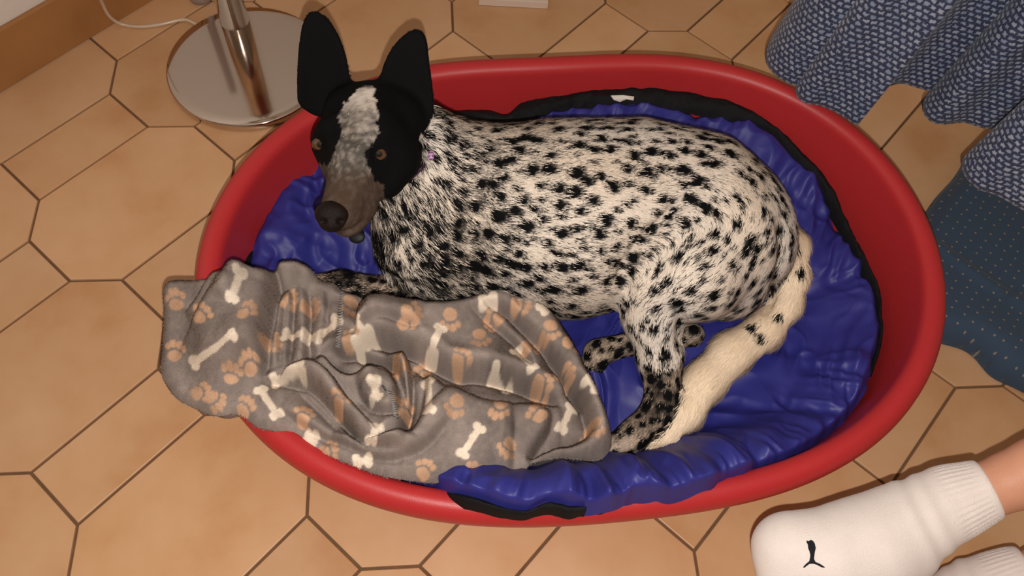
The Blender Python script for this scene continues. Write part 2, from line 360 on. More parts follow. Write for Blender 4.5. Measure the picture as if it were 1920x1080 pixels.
for k in range(K):
    t = k/(K-1); r = cr_*(1-.015)+(br_-cr_*(1-.015))*t
    fr_ = sstep(np.sin(tt), -.45, .05); zz = cz_-.016+.010*np.sin(np.pi*t)-.012*t**3*(1-fr_)+fr_*(.006+.016*t) + .0035*noise(np.stack([tt*6,0*tt+t],1), 4.5, 77, 2)
    V.append(np.stack([CC[0]+r*np.cos(tt), CC[1]+r*np.sin(tt), zz],1))
V = np.stack(V,1).reshape(-1,3); V[np.repeat((pxe[:,0] > 1105)&(pxe[:,1] > 700), K), 2] -= .022
blk = mat('black_edging', (.006,.006,.007), .75, spec=.2, bump=.5, bump_scale=400)
mesh('edging', V, grid_faces(NT,K,True), blk, cu_root)
lab = [un(x,y,.150) for x,y in ((1143,190),(1165,190),(1186,192),(1185,198),(1172,196),(1160,201),(1148,197))]
V = [(*p[:2],p[2]+.012) for p in lab]+[(*p[:2],p[2]+.0135+.001*(i%2)) for i,p in enumerate(lab)]; n = len(lab)
mesh('care_label', V, [tuple(range(n-1,-1,-1)), tuple(range(n,2*n))]+[(i,(i+1)%n,n+(i+1)%n,n+i) for i in range(n)], mat('white_tape',(.75,.73,.68),.8), cu_root, smooth=False)
#PART2

# ------------------------------------------------------------------ the dog: one continuous body grown from a posed skeleton
VIEW = lambda p: (CAM-np.asarray(p))/np.linalg.norm(CAM-np.asarray(p))
BONES = []      # a, b, ra, rb, region ; direction a->b is the way the coat lies
def bone(a, b, ra, rb, reg, k=.02, add=True):
    pa, pb = un(*a), un(*b); A_, B_ = rad(*a, ra), rad(*b, rb); BONES.append((pa, pb, A_, B_, reg))
    if add: DF.cone(pa, pb, A_, B_, k)
DF = Field((-.37,-.36,.05), (.47,.36,.52), .0030)
# trunk
bone((838,352,.215),(950,398,.205),118,158,'shoulder',.03)
bone((950,398,.205),(1065,412,.200),158,178,'trunk',.03)
bone((1065,412,.200),(1190,398,.200),178,164,'trunk',.03)
bone((1190,398,.200),(1300,408,.200),164,150,'trunk',.03)
bone((1300,408,.200),(1362,432,.190),150,124,'rump',.03)
# neck and chest
bone((728,240,.330),(835,340,.245),82,112,'neck',.03)
bone((745,350,.255),(790,440,.200),62,92,'chest',.03)
bone((800,455,.180),(900,480,.175),84,90,'chest',.03)
# front legs (paws tucked under the blanket)
bone((800,480,.175),(878,548,.135),62,40,'upperarm',.03)
bone((878,552,.128),(735,553,.118),38,33,'frontleg',.015)
bone((735,553,.118),(640,536,.112),33,27,'frontleg',.012)
bone((640,536,.112),(598,540,.108),28,27,'frontleg',.012)
bone((850,585,.110),(760,600,.105),30,26,'frontleg',.012)
# near hind leg
bone((1352,448,.222),(1300,505,.226),112,98,'thigh',.012)
bone((1390,470,.190),(1362,520,.175),88,80,'thigh',.03)
bone((1300,505,.226),(1228,532,.215),98,62,'thigh',.012)
bone((1228,532,.205),(1224,590,.180),60,54,'thigh',.02)
bone((1224,590,.180),(1236,662,.146),54,40,'thigh',.015); bone((1236,662,.146),(1240,685,.135),40,36,'hindleg',.015)
bone((1240,685,.135),(1242,762,.120),36,33,'hindleg',.012)
bone((1242,762,.120),(1190,815,.115),32,27,'hindleg',.012)
bone((1190,815,.115),(1128,862,.112),27,29,'hindleg',.012)
bone((1128,862,.112),(1105,880,.108),29,24,'hindleg',.010)
# far hind foot
bone((1300,628,.115),(1180,645,.108),22,19,'hindleg',.012)
bone((1180,645,.108),(1120,662,.106),20,27,'hindleg',.010)
for tx, ty in ((1100,676),(1112,684),(1128,686)): bone((1118,664,.108),(tx,ty,.103),15,11,'hindleg',.004)
# tail
TAIL = [(1452,415,.195,28),(1482,458,.175,27),(1487,515,.152,25),(1476,568,.138,25),(1436,618,.128,30),(1375,660,.125,35),(1325,712,.122,35),(1288,770,.118,29),(1256,812,.112,16),(1236,830,.108,6)]
for p, q in zip(TAIL[:-1], TAIL[1:]): bone(p[:3], q[:3], p[3], q[3], 'tail', .012)
# skull, cheeks, muzzle
bone((700,216,.368),(690,255,.373),62,74,'head',.02)
bone((655,212,.370),(745,225,.360),48,48,'head',.02)
bone((628,270,.362),(640,300,.362),44,42,'head',.02)
bone((735,300,.352),(718,330,.350),52,44,'head',.02)
bone((668,290,.385),(640,385,.372),50,33,'head',.02)
bone((668,330,.360),(655,405,.350),50,35,'head',.015)
bone((640,385,.372),(626,404,.370),34,27,'head',.01)
bone((668,385,.350),(648,424,.348),38,18,'head',.012)
# brows
bone((612,240,.395),(630,232,.400),15,16,'head',.012); bone((712,250,.398),(690,240,.402),17,16,'head',.012)
# ears: cupped leaves standing on the skull
def ear(poly, zb, zt, yb, yt):
    cx = np.mean([p[0] for p in poly]); b0 = un(cx, yb, zb); t0 = un(cx, yt, zt); a = t0-b0; Ln = np.linalg.norm(a); a /= Ln
    n = VIEW(b0); n = n-a*(n@a); n /= np.linalg.norm(n); bx = np.cross(a, n)
    Q = []
    for x, y in poly:
        d = un(x,y,0)-CAM; t = ((b0-CAM)@n)/(d@n); p = CAM+d*t-b0; Q.append((p@a, p@bx))
    Q = catmull(np.array(Q), 4, True); w_ = np.abs(Q[:,1]-Q[:,1].mean()).max(); mid = Q[:,1].mean()
    lo = b0-.10; hi = b0+.16; sl, G = DF.sub(lo, hi); q = (G-b0).reshape(-1,3); u, v, nn = q@a, q@bx, q@n
    keep = (np.abs(nn) < .05)&(u > -.05)&(u < Ln*1.6)&(np.abs(v-mid) < .07)
    d = np.full(len(q), .06); P2 = np.stack([u[keep], v[keep]],1); dd,_,_,_ = poly_dist(P2, Q, True); sd = np.where(inside(P2,Q), -dd, dd)-.0025
    cup = .011*(1-((v[keep]-mid)/w_)**2)*np.clip(1.15-u[keep]/Ln*.75, .15, 1.2)
    th_ = .0042; e = np.stack([np.maximum(sd+.004, 0), np.maximum(np.abs(nn[keep]+cup)-th_+.003,0)],1)
    d[keep] = np.hypot(e[:,0], e[:,1])-.004+np.minimum(np.maximum(sd+.004, np.abs(nn[keep]+cup)-th_+.003), 0)
    DF.blend(sl, d.reshape(G.shape[:3]), .010); BONES.append((b0, t0, .02, .01, 'ear'))
ear([(566,200),(560,165),(561,120),(567,62),(577,32),(592,26),(612,38),(632,68),(646,108),(652,150),(650,190),(610,222)], .372, .445, 190, 40)
ear([(716,205),(714,160),(724,118),(744,84),(768,63),(786,60),(797,76),(802,118),(808,165),(810,212),(800,250),(760,258)], .362, .432, 225, 75)
for e_ in ((598,270,.385),(709,289,.383)): pass
EYES = [(601,271),(710,289)]
Vd, Qd = DF.surface(); Vd = relax(Vd, Qd, 3, .5); Nd = normals(Vd, Qd)
facing = np.einsum('ij,ij->i', Nd, CAM-Vd) > 0
def groove(px, wpx, depth, zmin=0):       # skin folds and muscle lines
    global Vd
    d,_,t,_ = poly_dist(pr(Vd), catmull(np.array(px,float),6)); k_ = depth*np.exp(-(d/wpx)**2)*np.clip(np.minimum(t,1-t)*6,0,1)**.5*facing*(Vd[:,2] > zmin); Vd = Vd-Nd*k_[:,None]
groove([(1290,370),(1255,400),(1215,450),(1180,500),(1162,545)], 13, .014)
groove([(1160,545),(1172,470),(1230,420)], 26, .006)
groove([(720,440),(700,490),(730,520),(800,545),(880,590)], 9, .006, .1); groove([(905,400),(890,470),(900,540)], 24, .006)
groove([(1460,400),(1470,470),(1455,540),(1440,590)], 9, .008)
groove([(1010,280),(1000,360),(1010,450)], 30, .003); groove([(1290,560),(1275,610),(1280,650)], 9, .006)
groove([(596,432),(620,440),(660,432),(690,408)], 4, .0035, .28)
for ex_, ey_ in ((598,271),(710,289)):
    groove([(ex_-13,ey_+3),(ex_,ey_+1),(ex_+13,ey_+2)], 12, .0045, .3)
groove([(648,190),(650,230),(652,270)], 12, .003, .3)
Nd = normals(Vd, Qd)
bvh = BVHTree.FromPolygons([tuple(v) for v in Vd], Qd.tolist())
def hit(x, y, tree):
    d = un(x,y,0)-CAM; d /= np.linalg.norm(d); r = tree.ray_cast(Vector(CAM), Vector(d)); return (np.array(r[0]), np.array(r[1])) if r[0] is not None else (None, None)
# ---- coat
def nearest_region(P):
    n = len(P); best = np.full(n, 1e9); reg = np.zeros(n, int); flow = np.zeros((n,3))
    names = ['shoulder','trunk','rump','neck','chest','upperarm','frontleg','thigh','hindleg','tail','head','ear']
    for a, b, ra, rb, rg in BONES:
        ab = b-a; t = np.clip(((P-a)@ab)/(ab@ab), 0, 1); d = np.linalg.norm(P-(a+t[:,None]*ab),axis=1)-(ra+(rb-ra)*t)
        m = d < best; best[m] = d[m]; reg[m] = names.index(rg); wt = np.exp(-np.clip(d,-.01,.2)/.012); flow += wt[:,None]*ab/np.linalg.norm(ab)
    return reg, flow/(np.linalg.norm(flow,axis=1)[:,None]+1e-9), names
FACE = [(668,166),(698,160),(712,215),(706,256),(684,280),(688,316),(714,345),(728,375),(722,425),(690,448),(630,450),(585,425),(588,350),(592,318),(616,304),(637,265),(637,213),(652,183)]
sr = np.random.default_rng(11)
reg, flow, RNAMES = nearest_region(Vd)
RI = {n:i for i,n in enumerate(RNAMES)}
#            spot radius lo,hi  spots/m2   roan (share of dark hairs)  base
COAT = {'shoulder':(.0040,.0105,9000,.44),'trunk':(.0040,.0105,7000,.22),'rump':(.0040,.0095,7500,.12),'neck':(.004,.008,7000,.52),'chest':(.0042,.0100,9000,.38),'upperarm':(.0042,.010,9000,.34),
        'frontleg':(.004,.009,14000,.52),'thigh':(.0032,.0098,8000,.08),'hindleg':(.004,.010,11000,.48),'tail':(.008,.014,0,.0),'head':(.003,.005,900,.5),'ear':(.003,.004,0,1.)}
area = np.linalg.norm(np.cross(Vd[Qd[:,2]]-Vd[Qd[:,0]], Vd[Qd[:,3]]-Vd[Qd[:,1]]),axis=1)/2
rq = reg[Qd[:,0]]; SC, SR = [], []
for nme, (r0, r1, dens, _) in COAT.items():
    idx = np.where(rq == RI[nme])[0]
    if not len(idx) or not dens: continue
    n = int(area[idx].sum()*dens); pick = sr.choice(idx, n, p=area[idx]/area[idx].sum()); SC.append(Vd[Qd[pick,0]]); SR.append(r0+(r1-r0)*sr.random(n)**1.6)
SC, SR = np.vstack(SC), np.concatenate(SR); keep_ = []
for i_ in np.argsort(-SR*(.7+.6*sr.random(len(SR)))):
    if not keep_ or np.all(np.linalg.norm(SC[keep_]-SC[i_],axis=1) > .92*(SR[keep_]+SR[i_])): keep_.append(i_)
SC, SR = [SC[keep_]], [SR[keep_]*1.12]
SC.append(np.array([hit(*q_, bvh)[0] if hit(*q_, bvh)[0] is not None else un(*q_,.15) for q_ in ((1432,626),(1418,610),(1466,588),(1500,500))])); SR.append(np.array([.011,.009,.008,.008]))
SC = np.vstack(SC); SR = np.concatenate(SR)
def spot_field(P, fl_):
    """>0 inside a spot; spots stretched along the coat"""
    out = np.full(len(P), -1.); cell = .02; key = np.floor(P/cell).astype(int); from_ = {}
    for i, c in enumerate(np.floor(SC/cell).astype(int)): from_.setdefault(tuple(c), []).append(i)
    order = np.lexsort(key.T); ks = key[order]; br = np.r_[0, np.where(np.any(np.diff(ks,axis=0)!=0,axis=1))[0]+1, len(ks)]
    for a, b in zip(br[:-1], br[1:]):
        k = ks[a]; ids = [i for dx in (-1,0,1) for dy in (-1,0,1) for dz in (-1,0,1) for i in from_.get((k[0]+dx,k[1]+dy,k[2]+dz), ())]
        if not ids: continue
        ii = order[a:b]; D = P[ii][:,None]-SC[ids][None]; al = np.einsum('ijk,ik->ij', D, fl_[ii]); d = np.sqrt(np.maximum((D**2).sum(-1)-al**2*.25, 0)); out[ii] = (1-d/SR[ids][None]).max(1)
    return out
CREAM = np.array([.76,.64,.52]); WHITE = np.array([.80,.73,.66]); BLACK = np.array([.0045,.0045,.005]); BROWN = np.array([.055,.034,.022]); TAN = np.array([.36,.21,.10])
def darkness(P, rg, fl_, jitter):
    """share 0..1 of dark hair at each point, plus base colours"""
    sp = spot_field(P + jitter, fl_); nz = noise(P, 160, 21, 2)*.35
    dk = sstep(sp+nz, .08, .34)
    roan = np.array([COAT[n][3] for n in RNAMES])[rg]
    big = noise(P, 22, 31, 2); fine = noise(P, 120, 33, 2)
    px = pr(P); body = np.isin(rg, [RI[k] for k in ('shoulder','trunk','neck','chest','upperarm')]); roan = np.where(body, np.clip(.12+.40*(1-sstep(px[:,0],880,1120)),0,1), roan)
    rr_ = np.clip(roan*(1+1.3*big)+.9*roan*fine, 0, 1)
    hd = rg == RI['head']; face = np.zeros(len(P), bool)
    if hd.any():
        jx = np.stack([noise(P[hd],90,41,2), noise(P[hd],90,42,2)],1)*9
        face[hd] = inside(px[hd]+jx, FACE)
    dk = np.where(hd, np.where(face, .35*dk, 1.), dk); rr_ = np.where(hd & face, np.clip(.80+.2*big+.40*noise(P,230,35,2)-.62*sstep(-px[:,1],-222,-180)*(1-sstep(-px[:,1],-172,-160)), .05, .9), rr_)
    dk = np.where(rg == RI['ear'], 1., dk)
    # where the muzzle turns brown-grey
    muz = np.where(hd & face, sstep(px[:,1], 290, 350), 0.)
    # black reaches down behind the ear onto the cheek
    return dk, rr_, muz, px
def coat(P, rg, fl_, rnd, jitter):
    dk, rr_, muz, px = darkness(P, rg, fl_, jitter)
    warm = (.5+.5*noise(P, 14, 51))[:,None]; base = WHITE*(1-warm)+CREAM*warm
    tl = (rg == RI['tail'])[:,None]; base = np.where(tl, np.array([.86,.70,.52]), base)
    lg = np.isin(rg, (RI['hindleg'],RI['frontleg']))[:,None]; base = np.where(lg, base*.5+TAN*.5, base)
    base = base*(1-muz[:,None])+np.array([.165,.122,.102])*muz[:,None]
    dark = BLACK*(1-muz[:,None])+BROWN*muz[:,None]
    p = np.clip(dk+(1-dk)*rr_, 0, 1)
    if rnd is None: return base*(1-p[:,None])+dark*p[:,None]
    return np.where((rnd < p)[:,None], dark, base)
dcol = coat(Vd, reg, flow, None, 0)*.9
skin_m = mat('coat_skin', (.5,.5,.5), .8, spec=.06, attr='col', bump=.4, bump_scale=500)
dog = empty('dog', (un(1060,500,.085)[0], un(1060,500,.085)[1], .085)); tag(dog, 'white dog with black speckles, black ears and eye patches curled up in the basket', 'dog')
mesh('body', Vd, Qd, skin_m, dog, cols=dcol)
# ---- fur: short blades laid along the coat
NF = 380000
pickq = sr.choice(len(Qd), NF, p=area/area.sum()); bw = sr.random((NF,2)); q4 = Vd[Qd[pickq]]
u_, v_ = bw[:,:1], bw[:,1:]; Pf = (q4[:,0]*(1-u_)+q4[:,1]*u_)*(1-v_)+(q4[:,3]*(1-u_)+q4[:,2]*u_)*v_; Nf = Nd[Qd[pickq,0]]
keepf = Pf[:,2] > .088; Pf, Nf = Pf[keepf], Nf[keepf]; NF = len(Pf)
rf, ff, _ = nearest_region(Pf)
LEN = {'shoulder':.0115,'trunk':.0105,'rump':.010,'neck':.0145,'chest':.013,'upperarm':.012,'frontleg':.009,'thigh':.012,'hindleg':.0075,'tail':.019,'head':.0055,'ear':.004}
LIFT = {'tail':.24,'neck':.3,'head':.18,'ear':.2}
ln = np.array([LEN[n] for n in RNAMES])[rf]*(.65+.6*sr.random(NF)); lift = np.array([LIFT.get(n,.22) for n in RNAMES])[rf]*(.5+sr.random(NF))
pxf = pr(Pf); hm = (rf == RI['head'])
ln = np.where(hm & (pxf[:,1] > 330), ln*.6, ln)
tang = ff + .35*np.stack([noise(Pf,45,61+k,2) for k in range(3)],1) + .16*sr.normal(size=(NF,3)); tang -= Nf*np.einsum('ij,ij->i',tang,Nf)[:,None]; tang /= np.linalg.norm(tang,axis=1)[:,None]+1e-9
sidev = np.cross(Nf, tang); wd = np.where(rf == RI['tail'], .0008, .00062)[:,None]*(.7+.6*sr.random((NF,1)))
p0 = Pf-Nf*.0015; p1 = p0+(tang*.55+Nf*lift[:,None]*.8)*ln[:,None]; p2 = p0+(tang+Nf*lift[:,None]*.75+np.array([0,0,-.05]))*ln[:,None]
Vf = np.stack([p0-sidev*wd*.5, p0+sidev*wd*.5, p1+sidev*wd*.45, p1-sidev*wd*.45, p2],1).reshape(-1,3)
fc = coat(Pf, rf, ff, sr.random(NF), sr.normal(size=(NF,3))*.0006)*(.82+.36*sr.random((NF,1)))
i5 = np.arange(NF)*5; F3 = np.vstack([np.stack([i5,i5+2,i5+1],1), np.stack([i5,i5+3,i5+2],1), np.stack([i5+3,i5+4,i5+2],1)])
fur_m = mat('fur', (.5,.5,.5), .7, spec=.06, attr='col')
fur = mesh('fur', Vf, F3, fur_m, dog, cols=np.repeat(fc,5,0)); tag(fur, 'short speckled coat', kind='stuff')
nn_ = np.repeat(Nf*.9+.0*tang, 5, 0); nn_ = nn_/np.linalg.norm(nn_,axis=1)[:,None]; fur.data.normals_split_custom_set_from_vertices(nn_.tolist())
# ---- eyes, nose, collar
def ball(name, c, axes, radii, colf, m, parent, seg=40):
    A_ = np.array(axes); V = []; 
    for i in range(seg+1):
        for j in range(seg):
            t, p = math.pi*i/seg, 2*math.pi*j/seg; V.append((math.sin(t)*math.cos(p), math.sin(t)*math.sin(p), math.cos(t)))
    V = np.array(V); W = np.array(c)+(V*np.array(radii))@A_; F = [(i*seg+j, (i+1)*seg+j, (i+1)*seg+(j+1)%seg, i*seg+(j+1)%seg) for i in range(seg) for j in range(seg)]
    return mesh(name, W, F, m, parent, cols=colf(V))
eye_m = mat('eye', (.1,.05,.02), .06, spec=.6, attr='col', coat=.6)
def eyecol(V):
    r = np.hypot(V[:,0],V[:,1]); fr = V[:,2] > 0
    c = np.where((r < .40)[:,None], np.array([.002,.002,.002]), np.array([.085,.036,.012])); c = np.where((r > .80)[:,None], np.array([.006,.004,.004]), c)
    return np.where(fr[:,None], c, np.array([.02,.01,.01]))
for ex, ey in EYES:
    p, n = hit(ex, ey, bvh); v = VIEW(p); gx = ROT[:,0]-v*(ROT[:,0]@v); gx /= np.linalg.norm(gx); gy = np.cross(v, gx)
    ball('eye', p-v*.0055, (gx,gy,v), (.0100,.0086,.0095), eyecol, eye_m, dog)
NFd = Field(un(622,405,.372)-.05, un(622,405,.372)+.05, .0013)
nc, nn0 = hit(622, 405, bvh); v = VIEW(nc); gx = ROT[:,0]-v*(ROT[:,0]@v); gx /= np.linalg.norm(gx); gy = np.cross(v, gx)
NFd.ellip(nc-v*.004+gy*.002, (gx,gy,v), (.0185,.0150,.0130), .004); NFd.ellip(nc-gy*.009-v*.004, (gx,gy,v), (.0120,.0090,.0110), .006)
for sx in (-1,1): NFd.ellip(nc+gx*.0095*sx-gy*.006+v*.007, (gx,gy,v), (.0040,.0030,.006), .003, carve=True)
Vn, Qn = NFd.surface(); Vn = relax(Vn, Qn, 2)
mesh('nose', Vn, Qn, mat('nose_leather', (.010,.006,.005), .45, spec=.12, bump=.5, bump_scale=900), dog)

# ------------------------------------------------------------------ fleece blanket thrown over the basket's edge
BZ = [((330,560),.205),((330,690),.190),((430,560),.238),((430,680),.232),((480,760),.222),((560,840),.215),((520,560),.205),((600,600),.195),((660,560),.172),((700,720),.195),((640,660),.205),((760,600),.170),((850,620),.178),((800,760),.195),((700,870),.212),((850,890),.200),((950,620),.165),((980,560),.160),((960,800),.180),((1050,700),.150),((1100,800),.142),((1000,860),.165),((1130,850),.140)]
def bz(x, y):
    x = np.asarray(x, float); y = np.asarray(y, float); sw = 0; sz = 0
    for (a,b), z in BZ: wt = 1/(((x-a)**2+(y-b)**2)/900+1)**1.5; sw = sw+wt; sz = sz+wt*z
    return sz/sw
def bxy(px): 
    return np.array([un(x,y,float(bz(x,y)))[:2] for x,y in px])
OUT = [(303,530),(330,517),(372,520),(414,520),(432,512),(455,510),(500,514),(512,503),(540,497),(568,500),(598,520),(625,527),(640,540),(678,558),(682,582),(740,584),(800,586),(850,580),(880,570),(915,556),(950,550),(985,553),(1015,570),(1045,605),(1066,640),(1090,680),(1112,725),(1132,780),(1145,820),(1143,845),(1125,862),(1090,868),(1040,866),(1000,868),(978,888),(950,884),(930,880),(880,896),(830,904),(780,902),(720,890),(660,868),(610,846),(570,822),(552,806),(520,800),(480,794),(455,775),(435,768),(400,772),(370,762),(330,742),(308,718),(298,690),(302,640),(304,590)]
OP = catmull(bxy(OUT), 5, True)
lo, hi = OP.min(0)-.006, OP.max(0)+.006; hs = .00125
gx = np.arange(lo[0],hi[0],hs); gy = np.arange(lo[1],hi[1],hs); GX, GY = np.meshgrid(gx, gy, indexing='ij'); P2 = np.stack([GX,GY],-1).reshape(-1,2)
ed, _, _, near = poly_dist(P2, OP, True); ins_ = inside(P2, OP)
# pixel-like pattern coordinates of each cloth point (solved at the cloth's base height)
zb = np.full(len(P2), .19)
for _ in range(3): q = pr(np.c_[P2, zb]); zb = bz(q[:,0], q[:,1])
H = zb.copy()
def feat(px): return catmull(bxy(px), 5)
def ridge(px, wd, amp):
    global H
    d,_,t,_ = poly_dist(P2, feat(px)); H = H+2.0*amp*np.exp(-(d/wd)**2)*np.clip(np.minimum(t,1-t)*8, .0, 1)**.5
def lap(px, wd, amp, under=.35):       # one layer lapping over another: high on the left of the line's run, dropping on its right
    global H
    d,s_,t,_ = poly_dist(P2, feat(px)); fade = np.clip(np.minimum(t,1-t)*7, 0, 1)**.6
    a_ = abs(amp)*2.3; hi_ = (s_ > 0) == (amp > 0)
    H = H+fade*np.where(hi_, a_*np.exp(-d/(wd*1.1))*np.sqrt(np.clip(1-np.clip(1-d/.018,0,1)**2,0,1))-.22*a_*np.exp(-d/.005), -under*a_*np.exp(-d/(wd*.7))-.22*a_*np.exp(-d/.007))
# left block laps over the pleats
lap([(520,512),(516,560),(508,620),(500,668),(490,706)], .05, -.024)
lap([(414,522),(390,545),(372,575),(352,590)], .02, .010); ridge([(455,512),(440,560),(428,590)], .014, .010)
ridge([(380,600),(440,640),(470,680)], .035, .010)
# upright pleats
for q, a in (([(548,540),(545,600),(540,690)],.010),([(575,540),(577,610),(574,690)],.012),([(532,560),(528,620),(522,690)],.008),([(612,545),(610,600),(600,660)],.006)): lap(q, .016, -a, .5)
lap([(678,556),(676,600),(672,655)], .02, .014, .4); lap([(640,540),(638,590),(632,650)], .008, .004)
# back hump behind the pleats
ridge([(520,508),(555,505),(590,522)], .02, .010)
# lower rope running from the left block under the swirl
lap([(490,708),(545,716),(590,735),(640,790),(690,838),(760,852)], .035, .020, .6)
lap([(508,712),(575,700),(620,720),(660,770),(710,820)], .018, -.014, .6)
lap([(560,730),(600,770),(650,820)], .012, .007)
lap([(520,760),(580,800),(640,830),(720,862),(790,850),(850,800)], .02, .010, .5)
# swirl
lap([(598,668),(620,655),(650,664),(690,668),(735,690),(758,730),(766,780),(752,820),(720,836),(680,830),(640,800)], .022, .020, .4)
lap([(608,668),(625,690),(650,714),(680,718),(706,700),(722,690)], .016, -.022, .7)
lap([(672,735),(690,770),(720,790),(745,785),(748,750),(735,715)], .014, .013, .6)
ridge([(700,720),(705,760)], .014, .012)
# ridge right of the swirl
lap([(766,672),(770,720),(768,780),(750,830)], .022, -.024, .7); lap([(790,676),(800,720),(790,790),(770,830)], .02, .010, .3)
# long fold across the right half
lap([(668,668),(720,650),(790,664),(850,692),(920,700),(1000,722),(1050,752)], .045, .022, .7)
lap([(680,650),(720,630),(790,640)], .03, .010); ridge([(690,600),(800,600),(900,580),(960,570)], .03, .012)
lap([(770,676),(850,735),(930,760),(1000,752),(1055,762)], .06, -.012, .3)
lap([(880,590),(930,620),(965,650),(1000,700)], .016, .010, .5)
ridge([(820,760),(900,820),(960,830)], .05, .014)
lap([(1035,778),(1026,810),(1005,840),(985,866)], .02, -.013, .5)
# rolled hem around the right end
hem = [(905,588),(960,602),(1000,640),(1040,690),(1080,735),(1102,780),(1104,815),(1070,842),(1020,850),(975,862)]
lap(hem, .02, .016, .8); ridge([(930,566),(990,580),(1040,640),(1080,700),(1118,770),(1122,820),(1085,856),(1030,860)], .014, .008)
lap([(1040,700),(1070,742),(1096,768)], .008, -.010, .7)
H += .0035*noise(P2, 16, 71, 2)+.0016*noise(P2, 60, 72, 2)+.0005*noise(P2, 420, 73, 2)
k3 = np.exp(-(np.arange(-5,6)/2.2)**2); k3 /= k3.sum(); Hg = H.reshape(len(gx),len(gy))
for ax_ in (0,1): Hg = np.apply_along_axis(lambda v: np.convolve(np.pad(v,5,'edge'), k3, 'valid'), ax_, Hg)
H = Hg.ravel()
# edges roll over and drop to what carries the cloth
q = pr(np.c_[P2, zb]); under = np.where((q[:,0] < 340)|(q[:,1] > 660), zb-.030, .085)
rE = .014; dd = np.clip(ed, 0, rE); H = H-rE*.9*(1-dd/rE)**2
N2 = np.array([len(gx), len(gy)]); use = ins_|(ed < hs*1.5); P3 = P2.copy(); sn = use & ~ins_; P3[sn] = near[sn]; H = np.where(sn, H-.002, H)
# motif colours
GREY = np.array([.262,.215,.192]); IVORY = np.array([.82,.70,.57]); PEACH = np.array([.60,.37,.235])
bones = [(453,517,437,561),(363,678,443,641),(532,622,573,631),(592,636,632,600),(488,730,519,778),(826,616,810,668),(703,725,706,750),(708,802,697,828),(803,720,805,778),(899,803,867,853),(512,710,570,703),(672,655,700,634),(575,816,588,820),(668,862,690,860),(967,658,998,700),(926,700,953,722),(1072,763,1053,802),(905,571,925,568),(1098,722,1115,738),(1014,578,1024,588),(668,622,690,640)]
paws = [(329,565,-100),(378,594,-60),(464,594,-40),(327,660,-80),(468,686,-100),(433,702,-80),(374,735,-10),(459,765,-50),(571,785,-75),(537,557,0),(640,767,-60),(659,645,-60),(657,568,90),(761,611,-20),(769,591,-10),(844,597,90),(862,684,-50),(900,632,80),(854,762,110),(795,881,-70),(887,889,-60),(795,684,-100),(750,692,0),(757,765,-90),(579,577,0),(504,637,0),(930,597,170),(974,575,0),(990,652,-30),(937,768,100),(1008,784,-120),(953,838,120),(1053,707,0),(1111,806,90),(1014,726,0),(1069,651,0),(1030,625,90),(402,748,40),(612,842,-20)]
Hs = H.reshape(N2); kg = np.exp(-(np.arange(-40,41)/18.)**2); kg /= kg.sum()
Hs = np.apply_along_axis(lambda v: np.convolve(np.pad(v,40,'edge'), kg, 'valid'), 0, Hs); Hs = np.apply_along_axis(lambda v: np.convolve(np.pad(v,40,'edge'), kg, 'valid'), 1, Hs)
CP = pr(np.c_[P2, Hs.ravel()]); wob = np.stack([noise(P2,150,81,2), noise(P2,150,82,2)],1)*1.8; CPw = CP+wob
bcov = np.zeros(len(P2)); pcov = np.zeros(len(P2))
for x1,y1,x2,y2 in bones:
    m = (CP[:,0] > min(x1,x2)-30)&(CP[:,0] < max(x1,x2)+30)&(CP[:,1] > min(y1,y2)-30)&(CP[:,1] < max(y1,y2)+30); c = CPw[m]; a = np.array([x1,y1.__float__()]); b = np.array([x2,float(y2)]); L_ = np.hypot(*(b-a)); ax = (b-a)/(L_+1e-9); nx = np.array([-ax[1],ax[0]]); w0 = 6.5 if L_ > 25 else 7
    t = np.clip((c-a)@ax, 0, L_); d = np.hypot(*(c-(a+t[:,None]*ax)).T)-w0
    for e in (a,b):
        for sg in (-1,1): d = np.minimum(d, np.hypot(*(c-(e+nx*sg*6.0)).T)-8.2)
    bcov[m] = np.maximum(bcov[m], sstep(-d, -1.6, 1.6))
for x, y, an in paws:
    m = (np.abs(CP[:,0]-x) < 45)&(np.abs(CP[:,1]-y) < 45); c = CPw[m]-np.array([x,y]); a = math.radians(an); ax = np.array([math.cos(a),math.sin(a)]); nx = np.array([-ax[1],ax[0]]); u = c@ax; v = c@nx
    d = np.hypot((u+6)/1.0, v/1.2)-11
    for fu, fv, r in ((10,-15,5.4),(16,-5.5,6.0),(16,5.5,6.0),(10,15,5.4)): d = np.minimum(d, np.hypot((u-fu)*.8, (v-fv))-r)
    pcov[m] = np.maximum(pcov[m], sstep(-d, -1.6, 1.6))
tone = 1+.42*noise(P2, 30, 83, 3)+.14*noise(P2, 200, 84, 2)
col = GREY*tone[:,None]; ptone = (1+.18*noise(P2,70,85,2))[:,None]
col = col*(1-pcov[:,None]*.92)+PEACH*ptone*pcov[:,None]*.92; col = col*(1-bcov[:,None]*.95)+IVORY*ptone*bcov[:,None]*.95
idx = np.full(len(P2), -1); idx[use] = np.arange(use.sum()); GF = grid_faces(*N2)[:, ::1]; okf = use[GF].all(1); TF = idx[GF[okf]]
VB = np.c_[P3, H][use]; CB = col[use]
